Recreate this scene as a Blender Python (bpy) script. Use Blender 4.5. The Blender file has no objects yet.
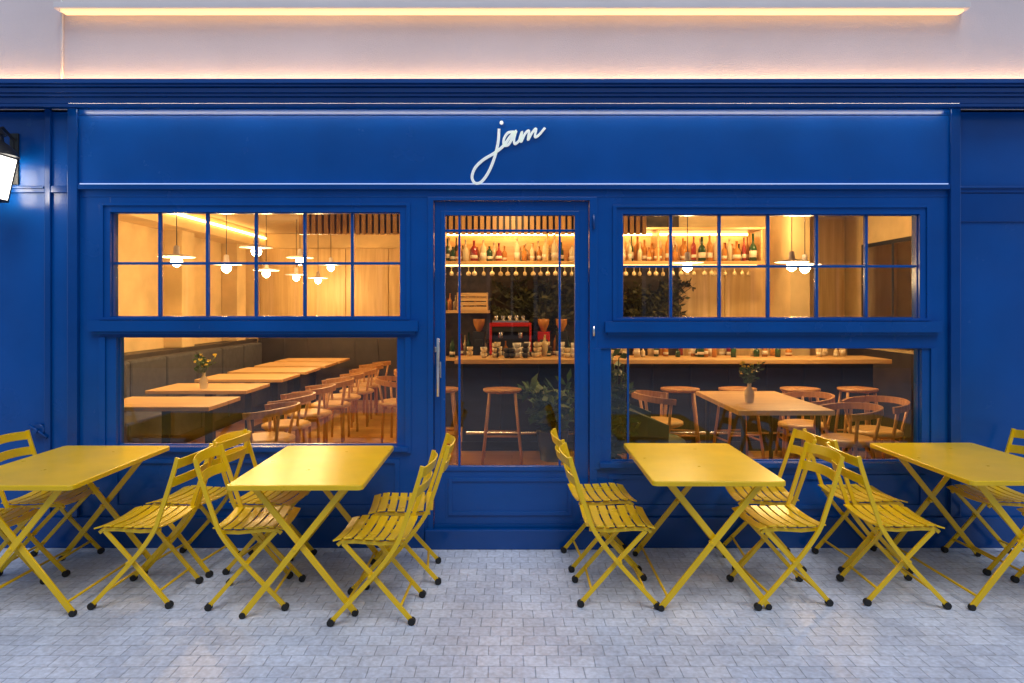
import bpy, bmesh, math, random
from mathutils import Vector, Matrix
random.seed(7)
scene = bpy.context.scene
R = math.radians

# ------------------------------------------------------------------ materials
def nodes(name):
    m = bpy.data.materials.new(name); m.use_nodes = True
    nt = m.node_tree
    return m, nt, nt.nodes, nt.links, nt.nodes["Principled BSDF"]

def mat(name, col, rough=0.5, metal=0.0, var=0.0, vscale=5.0, bump=0.0, bscale=60.0, emis=None, estr=0.0, spec=0.5, coat=0.0, rvar=0.0):
    m, nt, N, L, b = nodes(name)
    b.inputs["Base Color"].default_value = (*col, 1)
    b.inputs["Roughness"].default_value = rough
    b.inputs["Metallic"].default_value = metal
    b.inputs["Specular IOR Level"].default_value = spec
    b.inputs["Coat Weight"].default_value = coat
    tc = N.new("ShaderNodeTexCoord")
    if var > 0:
        n = N.new("ShaderNodeTexNoise"); n.inputs["Scale"].default_value = vscale; n.inputs["Detail"].default_value = 6
        L.new(tc.outputs["Object"], n.inputs["Vector"])
        r = N.new("ShaderNodeValToRGB")
        r.color_ramp.elements[0].position = 0.3; r.color_ramp.elements[1].position = 0.7
        r.color_ramp.elements[0].color = (*[c*(1-var) for c in col], 1)
        r.color_ramp.elements[1].color = (*[min(1, c*(1+var)) for c in col], 1)
        L.new(n.outputs["Fac"], r.inputs["Fac"]); L.new(r.outputs["Color"], b.inputs["Base Color"])
    if rvar > 0:
        n = N.new("ShaderNodeTexNoise"); n.inputs["Scale"].default_value = 3.5; n.inputs["Detail"].default_value = 8
        L.new(tc.outputs["Object"], n.inputs["Vector"])
        mr = N.new("ShaderNodeMapRange"); mr.inputs["To Min"].default_value = rough-rvar; mr.inputs["To Max"].default_value = rough+rvar
        L.new(n.outputs["Fac"], mr.inputs["Value"]); L.new(mr.outputs["Result"], b.inputs["Roughness"])
    if bump > 0:
        n = N.new("ShaderNodeTexNoise"); n.inputs["Scale"].default_value = bscale; n.inputs["Detail"].default_value = 4
        L.new(tc.outputs["Object"], n.inputs["Vector"])
        bp = N.new("ShaderNodeBump"); bp.inputs["Strength"].default_value = bump; bp.inputs["Distance"].default_value = 0.01
        L.new(n.outputs["Fac"], bp.inputs["Height"]); L.new(bp.outputs["Normal"], b.inputs["Normal"])
    if emis:
        b.inputs["Emission Color"].default_value = (*emis, 1)
        b.inputs["Emission Strength"].default_value = estr
    return m

def wood(name, c1, c2, axis='X', rough=0.4, scale=3.0):
    m, nt, N, L, b = nodes(name)
    tc = N.new("ShaderNodeTexCoord"); mp = N.new("ShaderNodeMapping")
    s = {'X': (0.6, 9, 9), 'Y': (9, 0.6, 9), 'Z': (9, 9, 0.6)}[axis]
    mp.inputs["Scale"].default_value = s
    L.new(tc.outputs["Object"], mp.inputs["Vector"])
    n = N.new("ShaderNodeTexNoise"); n.inputs["Scale"].default_value = scale; n.inputs["Detail"].default_value = 8; n.inputs["Distortion"].default_value = 0.6
    L.new(mp.outputs["Vector"], n.inputs["Vector"])
    r = N.new("ShaderNodeValToRGB"); r.color_ramp.elements[0].position = 0.32; r.color_ramp.elements[1].position = 0.68
    r.color_ramp.elements[0].color = (*c1, 1); r.color_ramp.elements[1].color = (*c2, 1)
    L.new(n.outputs["Fac"], r.inputs["Fac"]); L.new(r.outputs["Color"], b.inputs["Base Color"])
    b.inputs["Roughness"].default_value = rough
    return m

BLUE = mat("blue_paint", (0.0005, 0.072, 0.32), 0.25, var=0.12, vscale=2.0, bump=0.05, bscale=90, rvar=0.08, spec=0.42)
BLUE2 = mat("blue_paint_mouldings", (0.0005, 0.054, 0.25), 0.20, var=0.08, vscale=3.0, rvar=0.05, spec=0.5)
YEL = mat("yellow_powdercoat", (0.82, 0.515, 0.003), 0.30, var=0.08, vscale=4.0, bump=0.05, bscale=250, rvar=0.08)
RUB = mat("black_rubber", (0.012, 0.012, 0.012), 0.7)
STUC = mat("stucco", (0.78, 0.66, 0.65), 0.9, var=0.07, vscale=1.1, bump=0.4, bscale=120)
LEDGE = mat("ledge_plaster", (0.78, 0.70, 0.68), 0.85, var=0.04)
WHITE = mat("white_sign_paint_glow", (0.85, 0.88, 0.85), 0.5, emis=(0.9, 1, 0.9), estr=0.2)  # white paint given a faint glow of its own
CHROME = mat("brushed_steel", (0.7, 0.7, 0.72), 0.22, metal=1.0)
BLACK = mat("black_iron", (0.015, 0.015, 0.017), 0.45, var=0.2)
LEDW = mat("warm_led", (1, 0.8, 0.5), 0.5, emis=(1.0, 0.60, 0.20), estr=13)
LEDUP = mat("cornice_led", (1, 0.8, 0.5), 0.5, emis=(1.0, 0.60, 0.28), estr=34)
LEDDN = mat("fascia_led", (1, 0.9, 0.7), 0.5, emis=(1.0, 0.92, 0.80), estr=19)
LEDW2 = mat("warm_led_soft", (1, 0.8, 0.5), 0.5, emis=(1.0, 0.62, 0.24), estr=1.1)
GLINT = mat("painted_ledge_glint", (0.5, 0.6, 0.9), 0.5, emis=(0.45, 0.62, 1.0), estr=0.55)  # glow colour that paints the highlight on the fascia ledge, not a lamp
BULB = mat("bulb_glow", (1, 0.9, 0.7), 0.5, emis=(1.0, 0.76, 0.42), estr=40)
LANT = mat("lantern_glow", (1, 0.95, 0.85), 0.5, emis=(1.0, 0.92, 0.78), estr=7)
for mm in (BULB, GLINT, WHITE, LEDW2): mm.cycles.emission_sampling = 'NONE'
IWALL = mat("plaster_interior", (0.66, 0.49, 0.25), 0.8, var=0.16, vscale=2.5, bump=0.15, bscale=40)
ICEIL = mat("ceiling_paint", (0.52, 0.40, 0.24), 0.9)
IWALL2 = mat("dark_bar_wall", (0.05, 0.034, 0.020), 0.7, var=0.6, vscale=9)
PLY = wood("birch_panel", (0.52, 0.34, 0.14), (0.68, 0.48, 0.23), 'Z', 0.5, 2.0)
WOODL = wood("oak_light", (0.52, 0.30, 0.10), (0.70, 0.44, 0.18), 'X')
WOODY = wood("oak_slats", (0.46, 0.22, 0.05), (0.64, 0.36, 0.11), 'Z')
WOODC = wood("walnut_chair", (0.38, 0.17, 0.04), (0.56, 0.28, 0.08), 'Z')
DARK = mat("dark_panel", (0.014, 0.011, 0.010), 0.45, var=0.3)
DARKB = mat("dark_boards", (0.040, 0.030, 0.024), 0.5, var=0.3)  # for the added low boards and the slat backing
GREYF = mat("grey_upholstery", (0.06, 0.06, 0.07), 0.9, var=0.2, vscale=12, bump=0.3, bscale=200)
GREENV = mat("green_velvet", (0.03, 0.065, 0.04), 0.8, var=0.2)
LEAF = mat("leaf", (0.05, 0.11, 0.025), 0.5, var=0.5, vscale=12)
LEAFD = mat("dark_foliage", (0.045, 0.045, 0.015), 0.5, var=0.6, vscale=6)
PETAL = mat("yellow_petal", (0.75, 0.55, 0.05), 0.6)
REDM = mat("red_enamel", (0.40, 0.015, 0.012), 0.25)
CUP = mat("porcelain", (0.75, 0.72, 0.66), 0.25)
MIRR = mat("mirror_glass", (0.62, 0.64, 0.66), 0.06, metal=1.0)
OPW = mat("opposite_render", (0.38, 0.34, 0.30), 0.9, var=0.12, vscale=1.0)
OPG = mat("opposite_window", (0.03, 0.035, 0.045), 0.1)
BOT = [mat("bottle_green", (0.02, 0.06, 0.02), 0.08), mat("bottle_amber", (0.45, 0.18, 0.03), 0.08),
       mat("bottle_clear", (0.62, 0.50, 0.30), 0.08), mat("bottle_red", (0.28, 0.03, 0.02), 0.1), mat("bottle_label", (0.70, 0.60, 0.45), 0.6)]

def glass_mat(name, boost=1.0):
    m = bpy.data.materials.new(name); m.use_nodes = True
    nt = m.node_tree; N = nt.nodes; L = nt.links
    N.remove(N["Principled BSDF"])
    out = N["Material Output"]
    t = N.new("ShaderNodeBsdfTransparent"); t.inputs["Color"].default_value = (0.97, 0.97, 0.96, 1)
    g = N.new("ShaderNodeBsdfGlossy"); g.inputs["Roughness"].default_value = 0.015
    f = N.new("ShaderNodeFresnel"); f.inputs["IOR"].default_value = 1.5
    mu = N.new("ShaderNodeMath"); mu.operation = 'MULTIPLY'; mu.inputs[1].default_value = boost; mu.use_clamp = True
    mx = N.new("ShaderNodeMixShader")
    L.new(f.outputs[0], mu.inputs[0]); L.new(mu.outputs[0], mx.inputs[0])
    L.new(t.outputs[0], mx.inputs[1]); L.new(g.outputs[0], mx.inputs[2]); L.new(mx.outputs[0], out.inputs[0])
    return m
GLASS = glass_mat("window_glass", 1.9)

def paving():
    m, nt, N, L, b = nodes("stone_setts")
    tc = N.new("ShaderNodeTexCoord")
    nz = N.new("ShaderNodeTexNoise"); nz.inputs["Scale"].default_value = 2.3; nz.inputs["Detail"].default_value = 4
    L.new(tc.outputs["Object"], nz.inputs["Vector"])
    sub = N.new("ShaderNodeVectorMath"); sub.operation = 'SUBTRACT'; sub.inputs[1].default_value = (0.5, 0.5, 0.5)
    L.new(nz.outputs["Color"], sub.inputs[0])
    sc = N.new("ShaderNodeVectorMath"); sc.operation = 'SCALE'; sc.inputs["Scale"].default_value = 0.035
    L.new(sub.outputs[0], sc.inputs[0])
    ad = N.new("ShaderNodeVectorMath"); ad.operation = 'ADD'
    L.new(tc.outputs["Object"], ad.inputs[0]); L.new(sc.outputs[0], ad.inputs[1])
    br = N.new("ShaderNodeTexBrick")
    br.inputs["Scale"].default_value = 1.0
    br.inputs["Brick Width"].default_value = 0.112; br.inputs["Row Height"].default_value = 0.100
    br.inputs["Mortar Size"].default_value = 0.0034; br.inputs["Mortar Smooth"].default_value = 0.9
    br.inputs["Color1"].default_value = (0.57, 0.64, 0.78, 1); br.inputs["Color2"].default_value = (0.67, 0.74, 0.87, 1)
    br.inputs["Mortar"].default_value = (0.40, 0.45, 0.56, 1); br.inputs["Bias"].default_value = 0.0
    br.offset = 0.5
    L.new(ad.outputs[0], br.inputs["Vector"])
    n2 = N.new("ShaderNodeTexNoise"); n2.inputs["Scale"].default_value = 1.1; n2.inputs["Detail"].default_value = 9; n2.inputs["Roughness"].default_value = 0.72
    L.new(tc.outputs["Object"], n2.inputs["Vector"])
    r2 = N.new("ShaderNodeValToRGB"); r2.color_ramp.elements[0].position = 0.33; r2.color_ramp.elements[1].position = 0.62
    r2.color_ramp.elements[0].color = (0.74, 0.72, 0.71, 1); r2.color_ramp.elements[1].color = (1.08, 1.08, 1.08, 1)
    L.new(n2.outputs["Fac"], r2.inputs["Fac"])
    n3 = N.new("ShaderNodeTexNoise"); n3.inputs["Scale"].default_value = 38; n3.inputs["Detail"].default_value = 6
    L.new(tc.outputs["Object"], n3.inputs["Vector"])
    r3 = N.new("ShaderNodeValToRGB"); r3.color_ramp.elements[0].position = 0.3; r3.color_ramp.elements[1].position = 0.7
    r3.color_ramp.elements[0].color = (0.78, 0.78, 0.78, 1); r3.color_ramp.elements[1].color = (1.12, 1.12, 1.12, 1)
    L.new(n3.outputs["Fac"], r3.inputs["Fac"])
    m1 = N.new("ShaderNodeMix"); m1.data_type = 'RGBA'; m1.blend_type = 'MULTIPLY'; m1.inputs[0].default_value = 1
    L.new(br.outputs["Color"], m1.inputs[6]); L.new(r2.outputs["Color"], m1.inputs[7])
    m2 = N.new("ShaderNodeMix"); m2.data_type = 'RGBA'; m2.blend_type = 'MULTIPLY'; m2.inputs[0].default_value = 1
    L.new(m1.outputs[2], m2.inputs[6]); L.new(r3.outputs["Color"], m2.inputs[7])
    L.new(m2.outputs[2], b.inputs["Base Color"])
    mr = N.new("ShaderNodeMapRange"); mr.inputs["To Min"].default_value = 0.28; mr.inputs["To Max"].default_value = 0.58
    L.new(n2.outputs["Fac"], mr.inputs["Value"]); L.new(mr.outputs["Result"], b.inputs["Roughness"])
    ma = N.new("ShaderNodeMath"); ma.operation = 'MULTIPLY'; ma.inputs[1].default_value = -1.0
    L.new(br.outputs["Fac"], ma.inputs[0])
    mb = N.new("ShaderNodeMath"); mb.operation = 'MULTIPLY_ADD'; mb.inputs[1].default_value = 0.55
    L.new(n3.outputs["Fac"], mb.inputs[0]); L.new(ma.outputs[0], mb.inputs[2])
    bp = N.new("ShaderNodeBump"); bp.inputs["Strength"].default_value = 0.7; bp.inputs["Distance"].default_value = 0.005
    L.new(mb.outputs[0], bp.inputs["Height"]); L.new(bp.outputs["Normal"], b.inputs["Normal"])
    return m
PAVE = paving()

def planks():
    m, nt, N, L, b = nodes("wood_floor")
    tc = N.new("ShaderNodeTexCoord")
    br = N.new("ShaderNodeTexBrick"); br.inputs["Scale"].default_value = 1
    br.inputs["Brick Width"].default_value = 1.2; br.inputs["Row Height"].default_value = 0.14; br.inputs["Mortar Size"].default_value = 0.002
    br.inputs["Color1"].default_value = (0.46, 0.22, 0.06, 1); br.inputs["Color2"].default_value = (0.60, 0.32, 0.10, 1); br.inputs["Mortar"].default_value = (0.1, 0.05, 0.02, 1)
    L.new(tc.outputs["Object"], br.inputs["Vector"]); L.new(br.outputs["Color"], b.inputs["Base Color"])
    b.inputs["Roughness"].default_value = 0.3
    return m
FLOORM = planks()

# ------------------------------------------------------------------ mesh builder
class MB:
    def __init__(s, name, mats, parent=None, bevel=0.0, smooth=False):
        s.bm = bmesh.new(); s.name = name; s.mats = mats if isinstance(mats, list) else [mats]
        s.parent = parent; s.bevel = bevel; s.smooth = smooth
    def box(s, x0, x1, y0, y1, z0, z1, mi=0):
        v = [s.bm.verts.new(p) for p in [(x0,y0,z0),(x1,y0,z0),(x1,y1,z0),(x0,y1,z0),(x0,y0,z1),(x1,y0,z1),(x1,y1,z1),(x0,y1,z1)]]
        for f in [(0,3,2,1),(4,5,6,7),(0,1,5,4),(1,2,6,5),(2,3,7,6),(3,0,4,7)]:
            fc = s.bm.faces.new([v[i] for i in f]); fc.material_index = mi
    def ring(s, o, i, y0, y1, mi=0):
        s.box(o[0], i[0], y0, y1, o[2], o[3], mi); s.box(i[1], o[1], y0, y1, o[2], o[3], mi)
        s.box(i[0], i[1], y0, y1, o[2], i[2], mi); s.box(i[0], i[1], y0, y1, i[3], o[3], mi)
    def sweep(s, pts, prof, ref=(0,0,1), mi=0, smooth=False, closed=False):
        pts = [Vector(p) for p in pts]; n = len(pts); ref = Vector(ref); rings = []
        for k, p in enumerate(pts):
            a = pts[k-1] if (k > 0 or closed) else p
            c = pts[(k+1) % n] if (k < n-1 or closed) else p
            t = (c-a).normalized()
            nn = ref - t*ref.dot(t)
            if nn.length < 1e-4: nn = Vector((1,0,0.01)) - t*Vector((1,0,0.01)).dot(t)
            nn.normalize(); b = t.cross(nn)
            rings.append([s.bm.verts.new(p + nn*u + b*w) for u, w in prof])
        m = len(prof)
        for k in range(n if closed else n-1):
            r0, r1 = rings[k], rings[(k+1) % n]
            for j in range(m):
                f = s.bm.faces.new([r0[j], r0[(j+1)%m], r1[(j+1)%m], r1[j]]); f.material_index = mi; f.smooth = smooth
        if not closed:
            for r in (rings[0], rings[-1]):
                f = s.bm.faces.new(r); f.material_index = mi
    def tube(s, pts, r, mi=0, seg=8, ref=(0.13,0.21,1), closed=False):
        s.sweep(pts, [(r*math.cos(2*math.pi*i/seg), r*math.sin(2*math.pi*i/seg)) for i in range(seg)], ref, mi, True, closed)
    def bar(s, pts, w, t, ref, mi=0):
        s.sweep(pts, [(-w/2,-t/2),(w/2,-t/2),(w/2,t/2),(-w/2,t/2)], ref, mi)
    def lathe(s, c, prof, mi=0, seg=14, sx=1, sy=1):
        c = Vector(c); rings = []
        for r, z in prof:
            rings.append([s.bm.verts.new(c + Vector((r*sx*math.cos(2*math.pi*i/seg), r*sy*math.sin(2*math.pi*i/seg), z))) for i in range(seg)])
        for a, b in zip(rings, rings[1:]):
            for j in range(seg):
                f = s.bm.faces.new([a[j], a[(j+1)%seg], b[(j+1)%seg], b[j]]); f.material_index = mi; f.smooth = True
        for r in (rings[0], rings[-1]):
            f = s.bm.faces.new(r); f.material_index = mi
    def quad(s, pts, mi=0):
        f = s.bm.faces.new([s.bm.verts.new(p) for p in pts]); f.material_index = mi
    def leaf(s, p, d, ln, w, mi=0):
        d = Vector(d).normalized(); side = d.cross(Vector((random.uniform(-1,1), random.uniform(-1,1), random.uniform(-1,1)))).normalized()*w
        p = Vector(p)
        s.quad([p, p+d*ln*0.5+side, p+d*ln, p+d*ln*0.5-side], mi)
    def done(s, loc=None, recalc=True):
        if recalc: bmesh.ops.recalc_face_normals(s.bm, faces=s.bm.faces)
        me = bpy.data.meshes.new(s.name); s.bm.to_mesh(me); s.bm.free()
        for m in s.mats: me.materials.append(m)
        o = bpy.data.objects.new(s.name, me); scene.collection.objects.link(o)
        if s.parent: o.parent = s.parent
        if loc: o.location = loc
        if s.bevel:
            b = o.modifiers.new("bevel", 'BEVEL'); b.width = s.bevel; b.segments = 2; b.limit_method = 'ANGLE'; b.angle_limit = R(40)
        return o
def empty(name, loc=(0,0,0)):
    e = bpy.data.objects.new(name, None); scene.collection.objects.link(e); e.location = loc; return e
def inst(o, loc, rz=0.0, name=None):
    c = bpy.data.objects.new(name or o.name.split('.')[0], o.data); scene.collection.objects.link(c)
    for m in o.modifiers:
        b = c.modifiers.new(m.name, m.type); b.width = m.width; b.segments = m.segments; b.limit_method = m.limit_method; b.angle_limit = m.angle_limit
    c.location = loc; c.rotation_euler = (0,0,rz); return c
WARM = (1, 0.65, 0.27)
def point(name, loc, e, col=WARM, r=0.05, parent=None):
    l = bpy.data.lights.new(name, 'POINT'); l.energy = e; l.color = col; l.shadow_soft_size = r
    o = bpy.data.objects.new(name, l); scene.collection.objects.link(o); o.location = loc
    if parent: o.parent = parent
    return o

# image pixel coordinates scaled to metres on the facade plane: 142 image pixels = 1 m, pixel (512,307) = 1.69 m above ground on the camera axis
def U(u): return (u-512)/142.0
def V(v): return 1.69+(307-v)/142.0
def rect(u0,u1,v0,v1): return (U(u0),U(u1),V(v1),V(v0))

# ------------------------------------------------------------------ ground
g = MB("pavement", PAVE); g.quad([(-40,-40,0),(40,-40,0),(40,30,0),(-40,30,0)]); g.done(recalc=False)

# building across the street (seen only as a reflection in the glass)
ob = empty("opposite_building")
m = MB("walls", OPW, ob, bevel=0.02); m.box(-16, 16, -17.5, -14, 0, 7.0); m.box(-16.2,16.2,-17.6,-13.8,7.001,7.2); m.box(-16,16,-13.999,-13.9,3.4,3.55); m.done()
m = MB("windows", [OPG, LEDGE], ob)
for k in range(11):
    x = -15+k*3.0
    for z0, z1 in ((0.9,2.8),(4.2,6.1)):
        m.box(x-0.6,x+0.6,-13.999,-13.97,z0,z1,0)
        m.ring((x-0.7,x+0.7,z0-0.1,z1+0.1),(x-0.6,x+0.6,z0,z1),-13.998,-13.93,1); m.box(x-0.03,x+0.03,-13.969,-13.94,z0,z1,1)
m.done()

# ------------------------------------------------------------------ building
bld = empty("cafe_building")
w = MB("upper_wall", STUC, bld)
w.box(-9, 9, 0.0, 0.3, V(112), 6.5)
w.done()
w = MB("string_course", LEDGE, bld, bevel=0.006)
w.box(U(62), U(962), -0.10, -0.001, 3.755, 3.80); w.done()
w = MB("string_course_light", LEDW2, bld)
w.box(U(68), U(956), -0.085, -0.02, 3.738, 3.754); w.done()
w = MB("facade_cable", LEDGE, bld)
w.tube([(U(63), -0.012, 3.25), (U(63), -0.012, 3.95)], 0.009); w.done()

w = MB("cornice", BLUE2, bld, bevel=0.004)
zt = 3.222
for (y0, z0, z1) in [(-0.235, zt-0.030, zt), (-0.215, zt-0.044, zt-0.030), (-0.190, zt-0.078, zt-0.046), (-0.172, zt-0.098, zt-0.078),(-0.150, zt-0.140, zt-0.098)]:
    w.box(-8.5, 8.5, y0, -0.001, z0, z1)
w.box(-8.5, 8.5, -0.150, -0.138, zt-0.163, zt-0.141)
w.done()
w = MB("cornice_uplight", LEDUP, bld)
w.box(-8, 8, -0.05, -0.03, zt+0.002, zt+0.010); w.done()
w = MB("cornice_downlight", LEDDN, bld)
w.box(U(80), U(948), -0.125, -0.110, zt-0.147, zt-0.1405); w.done()

w = MB("facade_panels", BLUE, bld, bevel=0.004)
top = 3.082
w.box(-8.5, U(78), 0.0, 0.14, 0, top)
w.box(U(950), 8.5, 0.0, 0.14, 0, top)
w.box(U(78), U(950), -0.015, 0.14, V(186), top-0.001)
w.box(U(78), U(950), -0.004, 0.14, V(197), V(186))
w.done()
w = MB("facade_mouldings", BLUE2, bld, bevel=0.004)
w.box(U(46), U(52), -0.022, 0.0, 0.22, top-0.002); w.box(U(70), U(80), -0.035, 0.002, 0.22, top-0.002)
w.box(U(948), U(958), -0.035, 0.002, 0.22, top-0.002)
for a, b in ((-8.5, U(46)), (U(958), 8.5)):
    w.box(a, b, -0.018, 0.0, V(193), V(186)); w.box(a, b, -0.03, -0.018, V(189), V(187))
w.box(U(52), U(70), -0.020, 0.0, V(193), V(186))
w.box(U(958), 8.5, -0.012, 0.0, V(222), V(193.5))
w.box(U(80), U(948), -0.032, -0.010, V(190), V(185))
w.box(U(80), U(948), -0.024, -0.013, V(116), V(110))
w.box(-8.5, U(425), -0.028, 0.0, 0, 0.215); w.box(U(600), 8.5, -0.028, 0.0, 0, 0.215)
w.done()
w = MB("ledge_glint_strip", GLINT, bld); w.box(U(82), U(946), -0.030, -0.0155, V(185)+0.001, V(185)+0.007); w.done()  # emissive strip standing in for the bright reflection on the ledge moulding

w = MB("window_surrounds", BLUE, bld, bevel=0.003)
LU, LL = rect(110,400,212,317), rect(116,397,337,446)
RU, RL = rect(623,920,214,318), rect(611,922,348,462)
def unit(o0, o1, up, lo):
    zm = (up[2]+lo[3])/2
    w.ring((U(o0), U(o1), zm, V(197)), up, 0.0, 0.10)
    w.ring((U(o0), U(o1), 0.0, zm), lo, 0.0, 0.10)
    e = 0.045
    w.ring((up[0]-e*1.6, up[1]+e*1.6, up[2]-0.02, up[3]+e*1.4), (up[0]-e, up[1]+e, up[2]-0.001, up[3]+e), -0.012, -0.001)
    w.ring((lo[0]-e*2.6, lo[1]+e*2.2, lo[2]-0.05, lo[3]-0.0005), (lo[0]-e*1.6, lo[1]+e*1.3, lo[2]-0.03, lo[3]-0.002), -0.014, -0.001)
    w.ring((up[0], up[1], up[2], up[3]), (up[0]+0.006, up[1]-0.006, up[2]+0.006, up[3]-0.006), 0.028, 0.07)
    w.ring((lo[0], lo[1], lo[2], lo[3]), (lo[0]+0.006, lo[1]-0.006, lo[2]+0.006, lo[3]-0.006), 0.035, 0.07)
    w.box(up[0]-0.13, up[1]+0.13, -0.045, -0.001, up[2]-0.10, up[2]-0.025)
    w.box(up[0]-0.11, up[1]+0.11, -0.028, -0.001, up[2]-0.12, up[2]-0.1005)
    w.box(lo[0]-0.08, lo[1]+0.08, -0.03, -0.0005, lo[2]-0.035, lo[2]-0.002)
    w.ring((lo[0]-0.02, lo[1]+0.02, 0.27, lo[2]-0.09), (lo[0]+0.015, lo[1]-0.015, 0.30, lo[2]-0.12), -0.012, -0.001)
unit(78, 428, LU, LL); unit(597, 950, RU, RL)
w.done()
w = MB("window_glazing_bars", BLUE, bld, bevel=0.002)
for fr, xs, zs in ((LU, [157,205,254,303,351], 263), (RU, [672,721,770,819,869], 266)):
    for x in xs: w.box(U(x)-0.010, U(x)+0.010, 0.030, 0.060, fr[2]+0.0065, fr[3]-0.0065)
    w.box(fr[0]+0.0065, fr[1]-0.0065, 0.033, 0.057, V(zs)-0.009, V(zs)+0.009)
w.box(RL[0]+0.12, RL[0]+0.135, 0.04, 0.055, RL[2]+0.007, RL[3]-0.007)
w.done()
w = MB("window_glass", GLASS, bld)
for a in (LU, LL, RU, RL):
    w.quad([(a[0],0.064,a[2]),(a[1],0.064,a[2]),(a[1],0.064,a[3]),(a[0],0.064,a[3])])
w.done(recalc=False)

d = MB("door_leaf", BLUE, bld, bevel=0.003)
DO, DI = rect(434,589,201,525), rect(445,575,215,467)
d.ring(DO, DI, 0.018, 0.065)
d.ring(rect(428,597,197,547), rect(433.5,589.5,200.5,546.5), -0.012, 0.10)
d.ring((DI[0]-0.03, DI[1]+0.03, DI[2]-0.03, DI[3]+0.03), (DI[0]-0.001, DI[1]+0.001, DI[2]-0.001, DI[3]+0.001), 0.010, 0.0175)
d.ring(rect(448,572,478,516), rect(452,568,482,512), 0.008, 0.0175)
for x in (459, 560): d.box(U(x)-0.008, U(x)+0.008, 0.028, 0.055, DI[2], DI[3])
d.box(DI[0], DI[1], 0.031, 0.052, V(230)-0.008, V(230)+0.008)
d.box(U(434), U(589), 0.012, 0.10, 0.0, V(525.3))
d.done()
d = MB("door_step", BLUE2, bld, bevel=0.006); d.box(U(426), U(599), -0.06, -0.0125, 0, 0.135); d.done()
d = MB("door_glass", GLASS, bld); d.quad([(DI[0],0.058,DI[2]),(DI[1],0.058,DI[2]),(DI[1],0.058,DI[3]),(DI[0],0.058,DI[3])]); d.done(recalc=False)
d = MB("door_handle", CHROME, bld, bevel=0.002)
hx = U(438.5)
d.tube([(hx,-0.035,V(396)),(hx,-0.035,V(338))], 0.011, seg=12)
for z in (V(390), V(344)): d.tube([(hx,0.018,z),(hx,-0.035,z)], 0.008)
d.box(hx-0.018, hx+0.018, 0.008, 0.0179, V(378), V(362)); d.tube([(hx,0.01,V(370)),(hx,-0.012,V(370))],0.012)
d.box(hx-0.028, hx+0.01, -0.004, 0.0178, V(352), V(347))
d.done()
d = MB("door_hinges", BLUE2, bld)
for z in (V(222), V(500)): d.tube([(U(593.5),-0.022,z-0.05),(U(593.5),-0.022,z+0.05)], 0.009)
d.done()
d = MB("door_hinge_steel", CHROME, bld); d.tube([(U(593.5),-0.022,V(336)),(U(593.5),-0.022,V(326))], 0.009); d.done()
d = MB("gas_valve_cover", BLUE2, bld)
d.tube([(U(40), -0.03, V(430)), (U(40), 0.0, V(430))], 0.045, seg=20); d.tube([(U(32), -0.035, V(424)), (U(50), -0.035, V(437))], 0.009)
d.tube([(U(40), -0.06, V(430)), (U(40), -0.03, V(430))], 0.015, seg=12); d.done()

# sign
def catmull(P, n=7):
    out = []
    P = [Vector(p) for p in P]; Q = [P[0]]+P+[P[-1]]
    for i in range(1, len(Q)-2):
        a,b,c,e = Q[i-1:i+3]
        for k in range(n):
            t = k/n
            out.append(0.5*((2*b)+(c-a)*t+(2*a-5*b+4*c-e)*t*t+(3*b-a-3*c+e)*t**3))
    out.append(P[-1]); return out
def stroke(mb, pts, r0):
    P = catmull([(U(x)*0.994, -0.026, V(y)-0.012) for x, y in pts])
    mb.sweep(P, [(0.006,-r0),(0.006,r0),(-0.008,r0),(-0.008,-r0)], (0,-1,0))
s = MB("jam_lettering_sign", WHITE)
stroke(s, [(499,128),(498,142),(494,158),(488,172),(481,181),(475,182),(472,176),(475,167),(483,159),(493,153),(500,148),(505,143),(510,136),(515,131)], 0.0095)
stroke(s, [(514,131),(508,132),(504,138),(504,144),(508,144),(512,138),(516,130),(514,138),(515,143),(519,140)], 0.0085)
stroke(s, [(519,140),(522,131),(521,141),(525,133),(529,130),(528,139),(532,132),(536,128),(535,136),(539,134),(545,127)], 0.008)
s.tube([(U(501.5)*0.994,-0.034,V(122)-0.012),(U(501.5)*0.994,-0.018,V(122)-0.012)], 0.013, seg=12)
s.done()

# wall lantern
ln = empty("wall_lantern", (-3.50, -0.20, 2.41))
m = MB("frame", BLACK, ln, bevel=0.002)
hw0, hw1, h = 0.055, 0.095, 0.30
for sx in (-1,1):
    for sy in (-1,1):
        m.tube([(sx*hw0,sy*hw0,0),(sx*hw1,sy*hw1,h)], 0.006)
for z, q in ((0,hw0),(h,hw1)):
    m.tube([(-q,-q,z),(q,-q,z),(q,q,z),(-q,q,z)], 0.009, closed=True)
m.lathe((0,0,h), [(0.15,0),(0.145,0.02),(0.10,0.07),(0.06,0.10),(0.055,0.14),(0.075,0.145),(0.04,0.19),(0.012,0.21),(0.004,0.24)], seg=16)
m.lathe((0,0,-0.06), [(0.006,0),(0.02,0.02),(0.02,0.03),(0.05,0.06)], seg=10)
m.tube([(0,0,h+0.17),(0,0.08,h+0.21),(0,0.19,h+0.15),(0,0.20,h-0.1)], 0.012)
m.box(-0.03,0.03,0.185,0.199,h-0.16,h+0.2)
m.done()
m = MB("lit_glass", LANT, ln)
m.quad([(-hw0,-hw0,0.01),(hw0,-hw0,0.01),(hw1-.004,-hw1+.004,h-0.01),(-hw1+.004,-hw1+.004,h-0.01)])
m.quad([(hw0,-hw0,0.01),(hw0,hw0,0.01),(hw1-.004,hw1-.004,h-0.01),(hw1-.004,-hw1+.004,h-0.01)])
m.quad([(-hw0,-hw0,0.01),(-hw0,hw0,0.01),(-hw1+.004,hw1-.004,h-0.01),(-hw1+.004,-hw1+.004,h-0.01)])
m.done(recalc=False)
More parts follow.
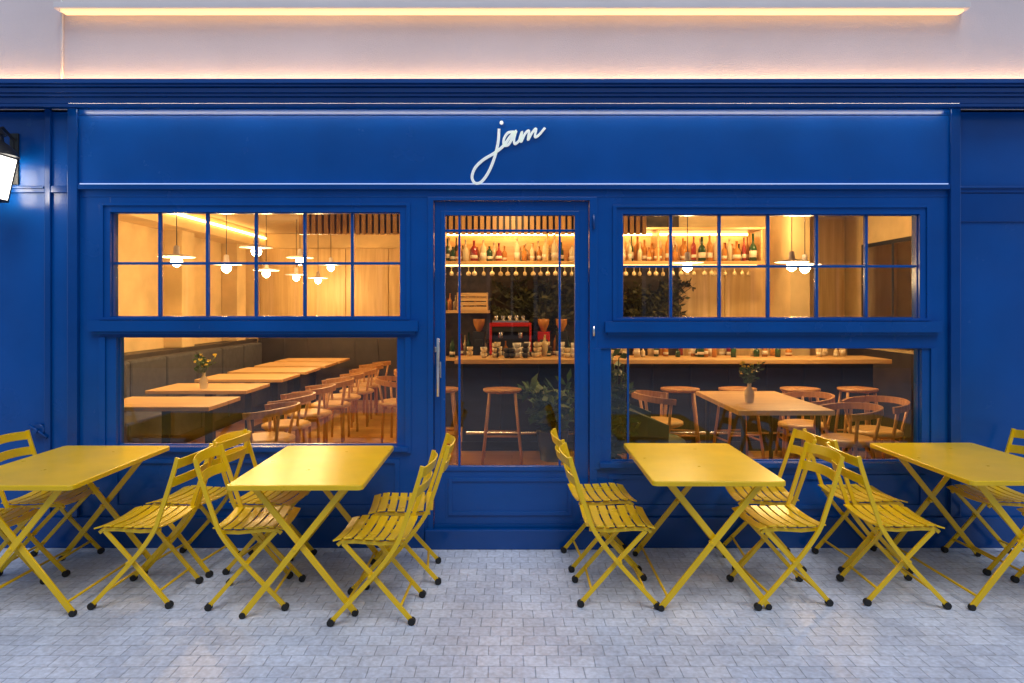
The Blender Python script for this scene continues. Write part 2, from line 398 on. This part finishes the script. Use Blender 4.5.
point("bulb_light", (0.0,-0.16,0.12), 5.0, (1,0.88,0.72), 0.06, ln)

# ------------------------------------------------------------------ interior shell
FZ = 0.10; CZ = 2.95; BY = 7.0
i = MB("interior_floor", FLOORM, bld); i.box(-4.7, 4.7, 0.101, BY, 0.01, FZ); i.done()
i = MB("interior_ceiling", ICEIL, bld); i.box(-4.7, 4.7, 0.141, BY, CZ, CZ+0.1); i.done()
i = MB("interior_walls", IWALL, bld, bevel=0.01)
i.box(-4.8, -4.6, 0.141, BY, FZ, CZ-0.001); i.box(4.6, 4.8, 0.141, BY, FZ, CZ-0.001); i.box(-4.59, 4.59, BY-0.1, BY+0.1, FZ, CZ-0.001)
for yy in (2.3, 4.2, 6.0): i.box(-4.6, -4.35, yy, yy+0.35, 1.151, CZ-0.002)
i.box(-4.599, -4.2, 0.15, BY-0.11, 2.70, CZ-0.003)
i.box(-1.25, -1.05, 4.4, BY-0.11, FZ, CZ-0.003)
i.done()
i = MB("back_wall_panels", PLY, bld, bevel=0.004)
x = -4.3
while x < -1.4: i.box(x, min(x+0.72,-1.26), BY-0.125, BY-0.101, 1.18, 2.69); x += 0.73
i.done()
i = MB("dark_reflection_boards", DARKB, bld, bevel=0.004)  # added boards darken the low walls, standing in for a dark reflection
i.box(-4.599, -4.345, 0.15, BY-0.16, FZ, 1.15); i.box(-4.34, -1.26, BY-0.14, BY-0.101, FZ, 1.17)
x = -4.3
while x < -1.4: i.box(x, x+0.02, BY-0.15, BY-0.1405, FZ, 1.16); x += 0.4
i.box(4.57, 4.599, 0.15, 4.5, FZ, 1.15)
i.done()
i = MB("cove_light", LEDW, bld); i.box(-4.195, -4.17, 0.4, 6.8, 2.84, 2.87); i.box(-2.6,-2.57,0.6,6.6,2.92,2.945); i.done()
i = MB("slatted_bulkhead", WOODY, bld)
x = -2.25
while x < 1.4:
    i.box(x, x+0.040, 2.40, 2.46, 2.46, 2.93); x += 0.066
i.done()
i = MB("bulkhead_backing", DARKB, bld); i.box(-2.25, 1.4, 2.49, 2.52, 2.48, 2.92); i.done()
i = MB("ceiling_slats", WOODY, bld)
x = -2.42
while x < 2.6:
    i.box(x, x+0.035, 0.5, 2.38, 2.84, 2.93); x += 0.085
i.done()
i = MB("bar_back_wall", IWALL2, bld); i.box(-1.04, 2.3, 4.6, 4.75, FZ, CZ-0.01); i.done()
i = MB("bar_side_wall", IWALL, bld); i.box(2.301, 4.59, 4.6, 4.75, FZ, CZ-0.01)
i.box(3.55,3.80,3.9,4.599,FZ,CZ-0.012); i.done()
i = MB("side_wall_panels", PLY, bld, bevel=0.004)
i.box(2.32, 2.92, 4.578, 4.599, FZ, 2.2); i.box(2.93, 3.54, 4.578, 4.599, FZ, 2.2); i.box(3.81, 4.56, 4.578, 4.599, FZ, 2.9)
i.done()
i = MB("wall_mirror", [BLACK, MIRR], bld)
i.box(4.56, 4.599, 2.6, 4.1, 1.2, 2.5, 0); i.box(4.555, 4.5595, 2.65, 3.33, 1.25, 2.45, 1); i.box(4.555, 4.5595, 3.38, 4.05, 1.25, 2.45, 1)
i.done()

# bar
bar = empty("bar_counter")
b = MB("counter_top", WOODL, bar, bevel=0.006); b.box(-0.62, 4.1, 2.55, 3.15, 1.075, 1.125); b.done()
b = MB("counter_front", DARK, bar, bevel=0.004); b.box(-0.55, 4.0, 2.75, 3.10, FZ, 1.074)
for k in range(11): b.box(-0.55+k*0.42, -0.535+k*0.42, 2.735, 2.75, FZ+0.1, 1.06)
b.box(-0.56, 4.0, 2.73, 2.75, FZ, FZ+0.1); b.done()
b = MB("foot_rail", CHROME, bar); b.tube([(-0.5,2.62,0.32),(4,2.62,0.32)],0.018); b.done()
b = MB("back_counter", WOODL, bar); b.box(-0.9, 3.0, 4.2, 4.59, 0.98, 1.02); b.done()
b = MB("back_cabinets", DARK, bar); b.box(-0.9, 3.0, 4.25, 4.59, FZ, 0.979); b.done()

sh = empty("bottle_shelf")
b = MB("shelf_boards", WOODL, sh, bevel=0.003)
b.box(-1.0, 3.3, 4.08, 4.55, 2.24, 2.29); b.box(-1.0, 3.3, 4.08, 4.55, 2.70, 2.73)
for x in (-0.9, 0.45, 1.9, 3.25): b.box(x, x+0.025, 4.1, 4.5, 2.291, 2.699)
b.done()
b = MB("shelf_back", WOODL, sh); b.box(-0.99, 3.29, 4.551, 4.57, 2.29, 2.70); b.done()
b = MB("shelf_led", LEDW, sh); b.box(-0.95, 3.2, 4.45, 4.47, 2.66, 2.69); b.box(-0.95,3.2,4.10,4.12,2.225,2.239); b.done()
def bottle(mb, x, y, z, hgt, r, ci):
    k = random.uniform(0.45, 0.66)
    mb.lathe((x,y,z), [(r,0),(r,hgt*k),(r*0.85,hgt*(k+.08)),(r*0.32,hgt*(k+.18)),(r*0.30,hgt*0.97),(r*0.36,hgt*0.97),(r*0.36,hgt)], ci, 10)
    if random.random() < 0.7: mb.lathe((x,y,z+hgt*0.14), [(r*1.02,0),(r*1.02,hgt*random.uniform(.12,.25))], 4, 10)
b = MB("liquor_bottles", BOT)
for row, yy in ((0, 4.2), (1, 4.34)):
    x = -0.85
    while x < 3.2:
        if random.random() > 0.15:
            bottle(b, x, yy+random.uniform(-.03,.03), 2.291, random.uniform(0.17, 0.37), random.uniform(0.028, 0.055), random.choice([0,0,1,1,2,2,2,3]))
        x += random.uniform(0.07, 0.14)
for k in range(46):
    bottle(b, random.uniform(-0.8, 3.0), random.uniform(4.25,4.5), 1.021, random.uniform(0.18,0.34), 0.036, random.choice([0,1,2,3]))
for k in range(16):
    bottle(b, random.uniform(-0.9, -0.3), random.uniform(4.25,4.5), 1.649, random.uniform(0.12,0.25), 0.03, random.choice([0,1,2,3]))
for k in range(34):
    bottle(b, random.uniform(0.2, 3.9), random.uniform(2.85,3.1), 1.126, random.uniform(0.10,0.26), random.uniform(.025,.04), random.choice([0,1,2]))
b.done()
b = MB("stacked_cups", [CUP, BOT[2], BLACK])
for k in range(30):
    x, y = random.uniform(-0.5,0.75), random.uniform(2.72,3.1); n = random.randint(1,3); mi = random.choice([0,1,1,2,2])
    for q in range(n): b.lathe((x,y,1.126+q*0.055),[(0.022,0),(0.035,0.02),(0.038,0.054)],mi,10)
b.done()
b = MB("hanging_wine_glasses", [BOT[2]])
x = -0.9
while x < 3.2:
    r = random.uniform(0.75,1.05)
    b.lathe((x, 4.2+random.uniform(-.06,.06), 2.06), [(0.020*r,0.04),(0.034*r,0.06),(0.030*r,0.085),(0.004,0.105),(0.004,0.15),(0.026,0.158)], 0, 10); x += random.uniform(0.07,0.13)
b.done()
em = empty("espresso_machine", (-0.02, 4.28, 1.022))
b = MB("body", [CHROME, REDM, BLACK], em, bevel=0.01)
b.box(-0.24,0.24,-0.02,0.22,0.08,0.40,2); b.box(-0.24,0.24,-0.14,0.22,0.34,0.41,2); b.box(-0.24,0.24,-0.15,0.22,0.411,0.46,1); b.box(-0.25,0.25,-0.2,0.2,0.0,0.06,0)
b.box(-0.275,-0.245,-0.16,0.22,0.05,0.46,1); b.box(0.245,0.275,-0.16,0.22,0.05,0.46,1)
b.box(-0.24,0.24,-0.10,0.2,0.461,0.49,0)
for k in (-0.13,0.13):
    b.tube([(k,-0.09,0.34),(k,-0.09,0.26)],0.035,0); b.tube([(k,-0.09,0.27),(k,-0.25,0.25)],0.012,2)
for k in range(5): b.lathe((-0.19+k*0.09,0.02,0.491),[(0.025,0),(0.035,0.06)],0,10)
b.done()
def grinder(x, mi):
    gr = MB("coffee_grinder", [BLACK, BOT[1], REDM], bevel=0.004); gr.box(-0.08,0.08,-0.1,0.1,0,0.34,mi); gr.box(-0.05,0.05,-0.16,-0.1,0.16,0.24,0); gr.lathe((0,0,0.34),[(0.03,0),(0.075,0.10),(0.08,0.17)],1); gr.done((x,4.3,1.022))
grinder(0.42,2); grinder(0.66,0); grinder(-0.44,0)
cr = MB("wooden_crate", WOODL)
for k in range(4): cr.box(-0.2,0.2,-0.14,-0.125,k*0.06,k*0.06+0.045); cr.box(-0.2,0.2,0.125,0.14,k*0.06,k*0.06+0.045)
cr.box(-0.2,-0.185,-0.125,0.125,0,0.23); cr.box(0.185,0.2,-0.125,0.125,0,0.23)
cr.done((-0.52,4.24,1.65))
cs = MB("crate_shelf", WOODL); cs.box(-0.9,-0.3,4.1,4.59,1.61,1.648); cs.done()

def bush(name, loc, rad, hgt, n, ln=0.12, pot=True, lm=None):
    m = MB(name, [lm or LEAF, DARK])
    if pot: m.lathe((0,0,0),[(0.12,0),(0.17,0.3),(0.175,0.32)],1,16)
    z0 = 0.3 if pot else 0
    for k in range(n//12):
        a = random.uniform(0,6.28); rr = rad*random.uniform(0.3,1)
        e = Vector((math.cos(a)*rr, math.sin(a)*rr*(1 if pot else 0.25), z0+hgt*random.uniform(0.2,1)))
        b0 = Vector((0,0,z0)); mid = (b0+e)/2+Vector((0,0,0.1*hgt))
        P = catmull([b0,mid,e],5); m.tube(P,0.005,0,5)
        for j in range(12):
            p = P[random.randint(2,len(P)-1)]
            m.leaf(p,(random.uniform(-1,1),random.uniform(-1,1),random.uniform(-0.4,0.8)),ln*random.uniform(.6,1.2),ln*0.2)
    return m.done(loc, recalc=False)
bush("potted_plant", (0.42, 2.3, FZ), 0.33, 0.50, 420, 0.17)
bush("potted_plant", (0.82, 0.75, FZ), 0.22, 0.95, 420, 0.13)
bush("hanging_foliage", (0.40, 4.48, 1.25), 0.75, 0.85, 1600, 0.12, False, LEAFD)
bush("hanging_foliage", (1.75, 4.48, 1.25), 0.8, 0.8, 1500, 0.12, False, LEAFD)

def stool(loc, rz=0):
    m = MB("bar_stool", WOODC, smooth=True)
    m.lathe((0,0,0.71),[(0.17,0),(0.19,0.015),(0.19,0.035),(0.15,0.04)],0,20,1.05,0.9)
    for sx in (-1,1):
        for sy in (-1,1): m.tube([(sx*0.20,sy*0.17,0),(sx*0.13,sy*0.11,0.71)],0.015)
        m.tube([(sx*0.18,-0.15,0.22),(sx*0.18,0.15,0.22)],0.010)
    m.tube([(-0.18,-0.15,0.28),(0.18,-0.15,0.28)],0.010); m.tube([(-0.18,0.15,0.28),(0.18,0.15,0.28)],0.010)
    o = m.done(loc); o.rotation_euler = (0,0,rz); return o
s0 = stool((-0.10,2.25,FZ))
for x in (-0.75, 1.75, 2.35, 3.0, 3.6): inst(s0, (x,2.3,FZ), random.uniform(-.2,.2))

m = MB("wooden_armchair", [WOODC, WOODL])
m.lathe((0,0,0.43),[(0.20,0),(0.23,0.015),(0.23,0.04),(0.19,0.055)],1,20)
m.sweep([(0.26*math.cos(t)-0.0,0.27*math.sin(t),0.70+0.03*math.cos(t)) for t in [R(a) for a in range(-115,116,10)]],[(-.028,-.012),(.028,-.012),(.028,.012),(-.028,.012)],(0,0,1))
for a in (-105,-50,50,105):
    t = R(a); m.tube([(0.22*math.cos(t),0.23*math.sin(t),0.0),(0.20*math.cos(t),0.21*math.sin(t),0.43),(0.26*math.cos(t),0.27*math.sin(t),0.70)],0.015)
ac = m.done((-2.10,1.05,FZ))
for k, y in enumerate((1.75,2.45,3.1,3.75,4.4,5.05,5.7)): inst(ac,(-2.12+random.uniform(-.05,.05),y,FZ),random.uniform(-.25,.25))
for x,y,a in ((-1.35,3.3,3.0),(-1.3,4.3,2.8),(2.85,1.0,0.1),(2.80,1.75,0.3),(3.3,1.4,0.5),(1.45,1.9,3.1)): inst(ac,(x,y,FZ),a)
m = MB("green_lounge_chair", [GREENV, WOODC], bevel=0.02)
m.lathe((0,0,0.33),[(0.24,0),(0.29,0.02),(0.29,0.10),(0.24,0.13)],0,24)
n = 15; arc = [R(80+200*k/n) for k in range(n+1)]
for k in range(n):
    t0, t1 = arc[k], arc[k+1]
    h0 = 0.62+0.16*math.sin(math.pi*k/n); h1 = 0.62+0.16*math.sin(math.pi*(k+1)/n)
    P = []
    for t, hh in ((t0,h0),(t1,h1)):
        P.append([(0.29*math.cos(t),0.29*math.sin(t),0.36),(0.36*math.cos(t),0.36*math.sin(t),0.36),(0.38*math.cos(t),0.38*math.sin(t),hh),(0.32*math.cos(t),0.32*math.sin(t),hh)])
    for q in range(4): m.quad([P[0][q],P[0][(q+1)%4],P[1][(q+1)%4],P[1][q]])
for sx in (-1,1):
    for sy in (-1,1): m.tube([(sx*0.22,sy*0.22,0),(sx*0.17,sy*0.17,0.34)],0.015,1)
m.done((1.22,1.15,FZ))

m = MB("dining_table", [WOODL, BLACK], bevel=0.004)
m.box(-0.5,0.5,-0.33,0.33,0.73,0.765,0); m.box(-0.04,0.04,-0.04,0.04,0.02,0.729,1); m.box(-0.28,0.28,-0.25,0.25,0.0,0.019,1)
dt = m.done((-3.0,1.15,FZ))
for y in (2.25,3.3,4.2,5.1,5.9): inst(dt,(-3.12,y,FZ))
m = MB("dining_table", [WOODL, BLACK], bevel=0.004)
m.box(-0.38,0.38,-0.62,0.62,0.74,0.78,0)
for sx in (-1,1):
    for sy in (-1,1): m.tube([(sx*0.3,sy*0.5,0),(sx*0.3,sy*0.5,0.74)],0.02,1)
m.done((2.15,1.15,FZ))
bq = empty("banquette_bench")
m = MB("seat", GREYF, bq, bevel=0.03)
y=0.3
while y < 6.6: m.box(-4.33,-3.75,y,y+0.78,FZ+0.12,FZ+0.45); m.box(-4.34,-4.17,y,y+0.78,FZ+0.46,FZ+1.0); y+=0.79
m.done()
m = MB("base", DARK, bq); m.box(-4.34,-3.80,0.3,6.6,FZ,FZ+0.119); m.done()
def vase(loc):
    m = MB("flower_vase", [BOT[2], LEAF, PETAL])
    m.lathe((0,0,0),[(0.035,0),(0.04,0.05),(0.04,0.09),(0.016,0.13),(0.018,0.16)],0,12)
    for k in range(16):
        e = Vector((random.uniform(-.09,.09),random.uniform(-.09,.09),random.uniform(.22,.34)))
        m.tube([(0,0,0.14),e*0.6+Vector((0,0,.04)),e],0.002,1,4)
        for j in range(5): m.leaf(e*random.uniform(.7,1),(random.uniform(-1,1),random.uniform(-1,1),random.uniform(-.2,1)),0.05,0.012,1)
        if k%2==0:
            for j in range(7): m.leaf(e,(random.uniform(-1,1),random.uniform(-1,1),random.uniform(-.2,1)),0.028,0.011,2)
    return m.done(loc, recalc=False)
vase((-3.12,2.1,FZ+0.766)); vase((2.02,1.0,FZ+0.781))

def pendant(x,y,z,e=14):
    p = empty("pendant_lamp",(x,y,z))
    m = MB("shade", [BLACK, LEDGE], p)
    m.tube([(0,0,0.13),(0,0,CZ-z)],0.004); m.lathe((0,0,0.0),[(0.16,0.03),(0.155,0.04),(0.03,0.06),(0.025,0.13),(0.01,0.14)],1,20); m.done()
    m = MB("bulb", BULB, p); m.lathe((0,0,-0.06),[(0.010,0),(0.042,0.025),(0.052,0.055),(0.036,0.085)],0,12); m.done()
    if e: point("bulb_light",(0,0,-0.12),e,WARM,0.05,p)
for y,e in ((1.5,40),(2.6,32),(3.8,38),(5.0,0),(6.1,36)): pendant(-3.1,y,2.12,e)
for y,e in ((2.0,0),(3.4,18),(4.8,0)): pendant(-2.55,y,2.25,e)
pendant(2.75,1.9,2.10,32); pendant(3.05,2.3,2.10,26); pendant(1.75,2.0,2.10,14)
for k,(x,y,e) in enumerate(((0.0,1.6,32),(0.0,3.6,34),(1.8,3.6,28),(3.2,3.6,30))):
    p = empty("ceiling_spot",(x,y,2.78))
    m = MB("can", BLACK, p); m.tube([(0,0,0.03),(0,0,0.16)],0.045,seg=14); m.done()
    point("bulb_light",(0,0,-0.05),e,WARM,0.05,p)

# ------------------------------------------------------------------ terrace furniture
def make_table():
    m = MB("folding_table", [YEL, RUB], bevel=0.003)
    W, D, r = 0.365, 0.525, 0.03
    def outline(e, z):
        pts = []
        for cx, cy, a0 in ((W-r,D-r,0),(-W+r,D-r,90),(-W+r,-D+r,180),(W-r,-D+r,270)):
            for k in range(5):
                a = R(a0+k*22.5); pts.append((cx+(r+e)*math.cos(a), cy+(r+e)*math.sin(a), z))
        return [m.bm.verts.new(p) for p in pts]
    rings = [outline(-0.012,0.714), outline(0,0.714), outline(0.0,0.738), outline(-0.004,0.742)]
    for a, b in zip(rings, rings[1:]):
        n = len(a)
        for j in range(n): m.bm.faces.new([a[j],a[(j+1)%n],b[(j+1)%n],b[j]])
    m.bm.faces.new(rings[-1]); m.bm.faces.new(list(reversed(rings[0])))
    for yy, sg in ((-0.44, 1), (0.40, -1)):
        m.bar([(0.255,yy,0.712),(-0.30,yy,0.02)], 0.014, 0.034, (0,1,0))
        m.bar([(-0.255,yy+sg*0.024,0.712),(0.30,yy+sg*0.024,0.02)], 0.014, 0.034, (0,1,0))
        m.tube([(-0.02,yy-0.012,0.375),(-0.02,yy+sg*0.036,0.375)],0.010)
        for sx, o in ((-1,0),(1,sg*0.024)):
            m.tube([(sx*0.302,yy+o-0.014,0.016),(sx*0.302,yy+o+0.014,0.016)],0.018,1,10)
    m.tube([(-0.262,-0.44,0.07),(-0.262,0.40,0.07)],0.008); m.tube([(0.262,-0.416,0.07),(0.262,0.376,0.07)],0.008)
    m.tube([(0.255,-0.44,0.70),(0.255,0.40,0.70)],0.009); m.tube([(-0.255,-0.416,0.70),(-0.255,0.376,0.70)],0.009)
    return m.done()
def make_chair():
    m = MB("folding_chair", [YEL, RUB], bevel=0.0015)
    wo, wi = 0.200, 0.172
    backp = catmull([(-0.275,0,0.85),(-0.262,0,0.80),(-0.225,0,0.68),(-0.175,0,0.53),(-0.135,0,0.43),(-0.02,0,0.275),(0.205,0,0.03)],4)
    for s in (-1,1):
        m.bar([(p.x, s*wo, p.z) for p in backp], 0.014, 0.024, (0,1,0))
        m.bar([(0.155,s*wi,0.43),(0.02,s*wi,0.285),(-0.205,s*wi,0.03)], 0.014, 0.024, (0,1,0))
        m.bar([(-0.165,s*wi,0.438),(-0.05,s*wi,0.430),(0.08,s*wi,0.440),(0.165,s*wi,0.438),(0.185,s*wi,0.42)], 0.014, 0.020, (0,1,0))
        m.tube([(0.008,s*(wi-0.009),0.262),(0.008,s*(wo+0.010),0.262)],0.009)
        for x, y in ((0.213,s*wo),(-0.213,s*wi)): m.tube([(x,y-0.015,0.019),(x,y+0.015,0.019)],0.020,1,10)
    zc = lambda u: 0.452 + 0.25*(u+0.04)**2*1.0 - (0.9*(max(0,u-0.11))**1.5)
    for k in range(7):
        u = -0.160+k*0.0570
        z = zc(u); dz = (zc(u+0.01)-zc(u-0.01))/0.02
        nn = Vector((-dz,0,1)).normalized()
        pts = [(u, -0.197+0.394*t, z+0.014*(2*t-1)**2-0.006) for t in [i/8 for i in range(9)]]
        m.sweep(pts, [(-0.004,-0.0225),(0.004,-0.0225),(0.004,0.0225),(-0.004,0.0225)], nn)
    for zz, xx in ((0.815,-0.268),(0.712,-0.238)):
        pts = [(xx-0.038*(1-(2*t-1)**2)-0.006, -0.205+0.410*t, zz+0.010*(1-(2*t-1)**2)) for t in [i/10 for i in range(11)]]
        m.sweep(pts, [(-0.028,-0.004),(0.028,-0.004),(0.028,0.004),(-0.028,0.004)], (-0.25,0,1))
    m.tube([(0.15,-wo,0.09),(0.15,wo,0.09)],0.008); m.tube([(-0.150,-wi,0.09),(-0.150,wi,0.09)],0.008)
    m.tube([(0.155,-wi,0.43),(0.155,wi,0.43)],0.008)
    return m.done()
tb = make_table(); tb.location = (-1.165,-0.66,0.0); tb.rotation_euler = (0,0,R(0.6))
inst(tb,(-2.70,-0.66,0),R(-0.4)); inst(tb,(1.135,-0.575,0),R(-0.5)); inst(tb,(2.86,-0.56,0),R(0.8))
ch = make_chair(); ch.location = (0.60,-0.79,0)
CH = [(0.58,-0.27,4),(1.57,-0.79,184),(1.66,-0.27,174),
      (-0.74,-1.00,178),(-0.68,-0.50,186),(-1.49,-0.82,4),(-1.58,-0.34,-5),
      (-2.13,-0.80,178),(-2.08,-0.34,172),(-3.07,-0.84,0),(-3.02,-0.34,3),
      (2.23,-0.78,-2),(2.30,-0.29,3),(3.30,-0.82,180),(3.20,-0.30,182)]
for x,y,a in CH: inst(ch,(x,y,0),R(a))

# ------------------------------------------------------------------ light
world = bpy.data.worlds.new("World"); scene.world = world; world.use_nodes = True
N = world.node_tree.nodes; L = world.node_tree.links
sky = N.new("ShaderNodeTexSky"); sky.sky_type = 'NISHITA'; sky.sun_disc = False
sky.sun_elevation = R(60); sky.sun_rotation = R(165)
sky.air_density = 1.3; sky.dust_density = 0.6
bg = N["Background"]; bg.inputs["Strength"].default_value = 0.12
L.new(sky.outputs["Color"], bg.inputs["Color"])
sun = bpy.data.lights.new("sun", 'SUN'); sun.energy = 1.3; sun.angle = R(30); sun.color = (1.0, 0.97, 0.95)
so = bpy.data.objects.new("sun", sun); scene.collection.objects.link(so)
el, az = R(60), R(165)
dirv = Vector((math.sin(az)*math.cos(el), math.cos(az)*math.cos(el), math.sin(el)))
so.rotation_euler = dirv.to_track_quat('Z','Y').to_euler(); so.location = (0,-10,10)

cam = bpy.data.cameras.new("camera"); co = bpy.data.objects.new("camera", cam); scene.collection.objects.link(co)
cam.sensor_width = 36; cam.lens = 24.0; cam.shift_y = -34.5/1024; cam.clip_end = 200; cam.clip_start = 0.05
co.location = (0,-4.81,1.69); co.rotation_euler = (R(90),0,0)
scene.camera = co
scene.view_settings.view_transform = 'Standard'; scene.view_settings.look = 'None'; scene.view_settings.exposure = 0
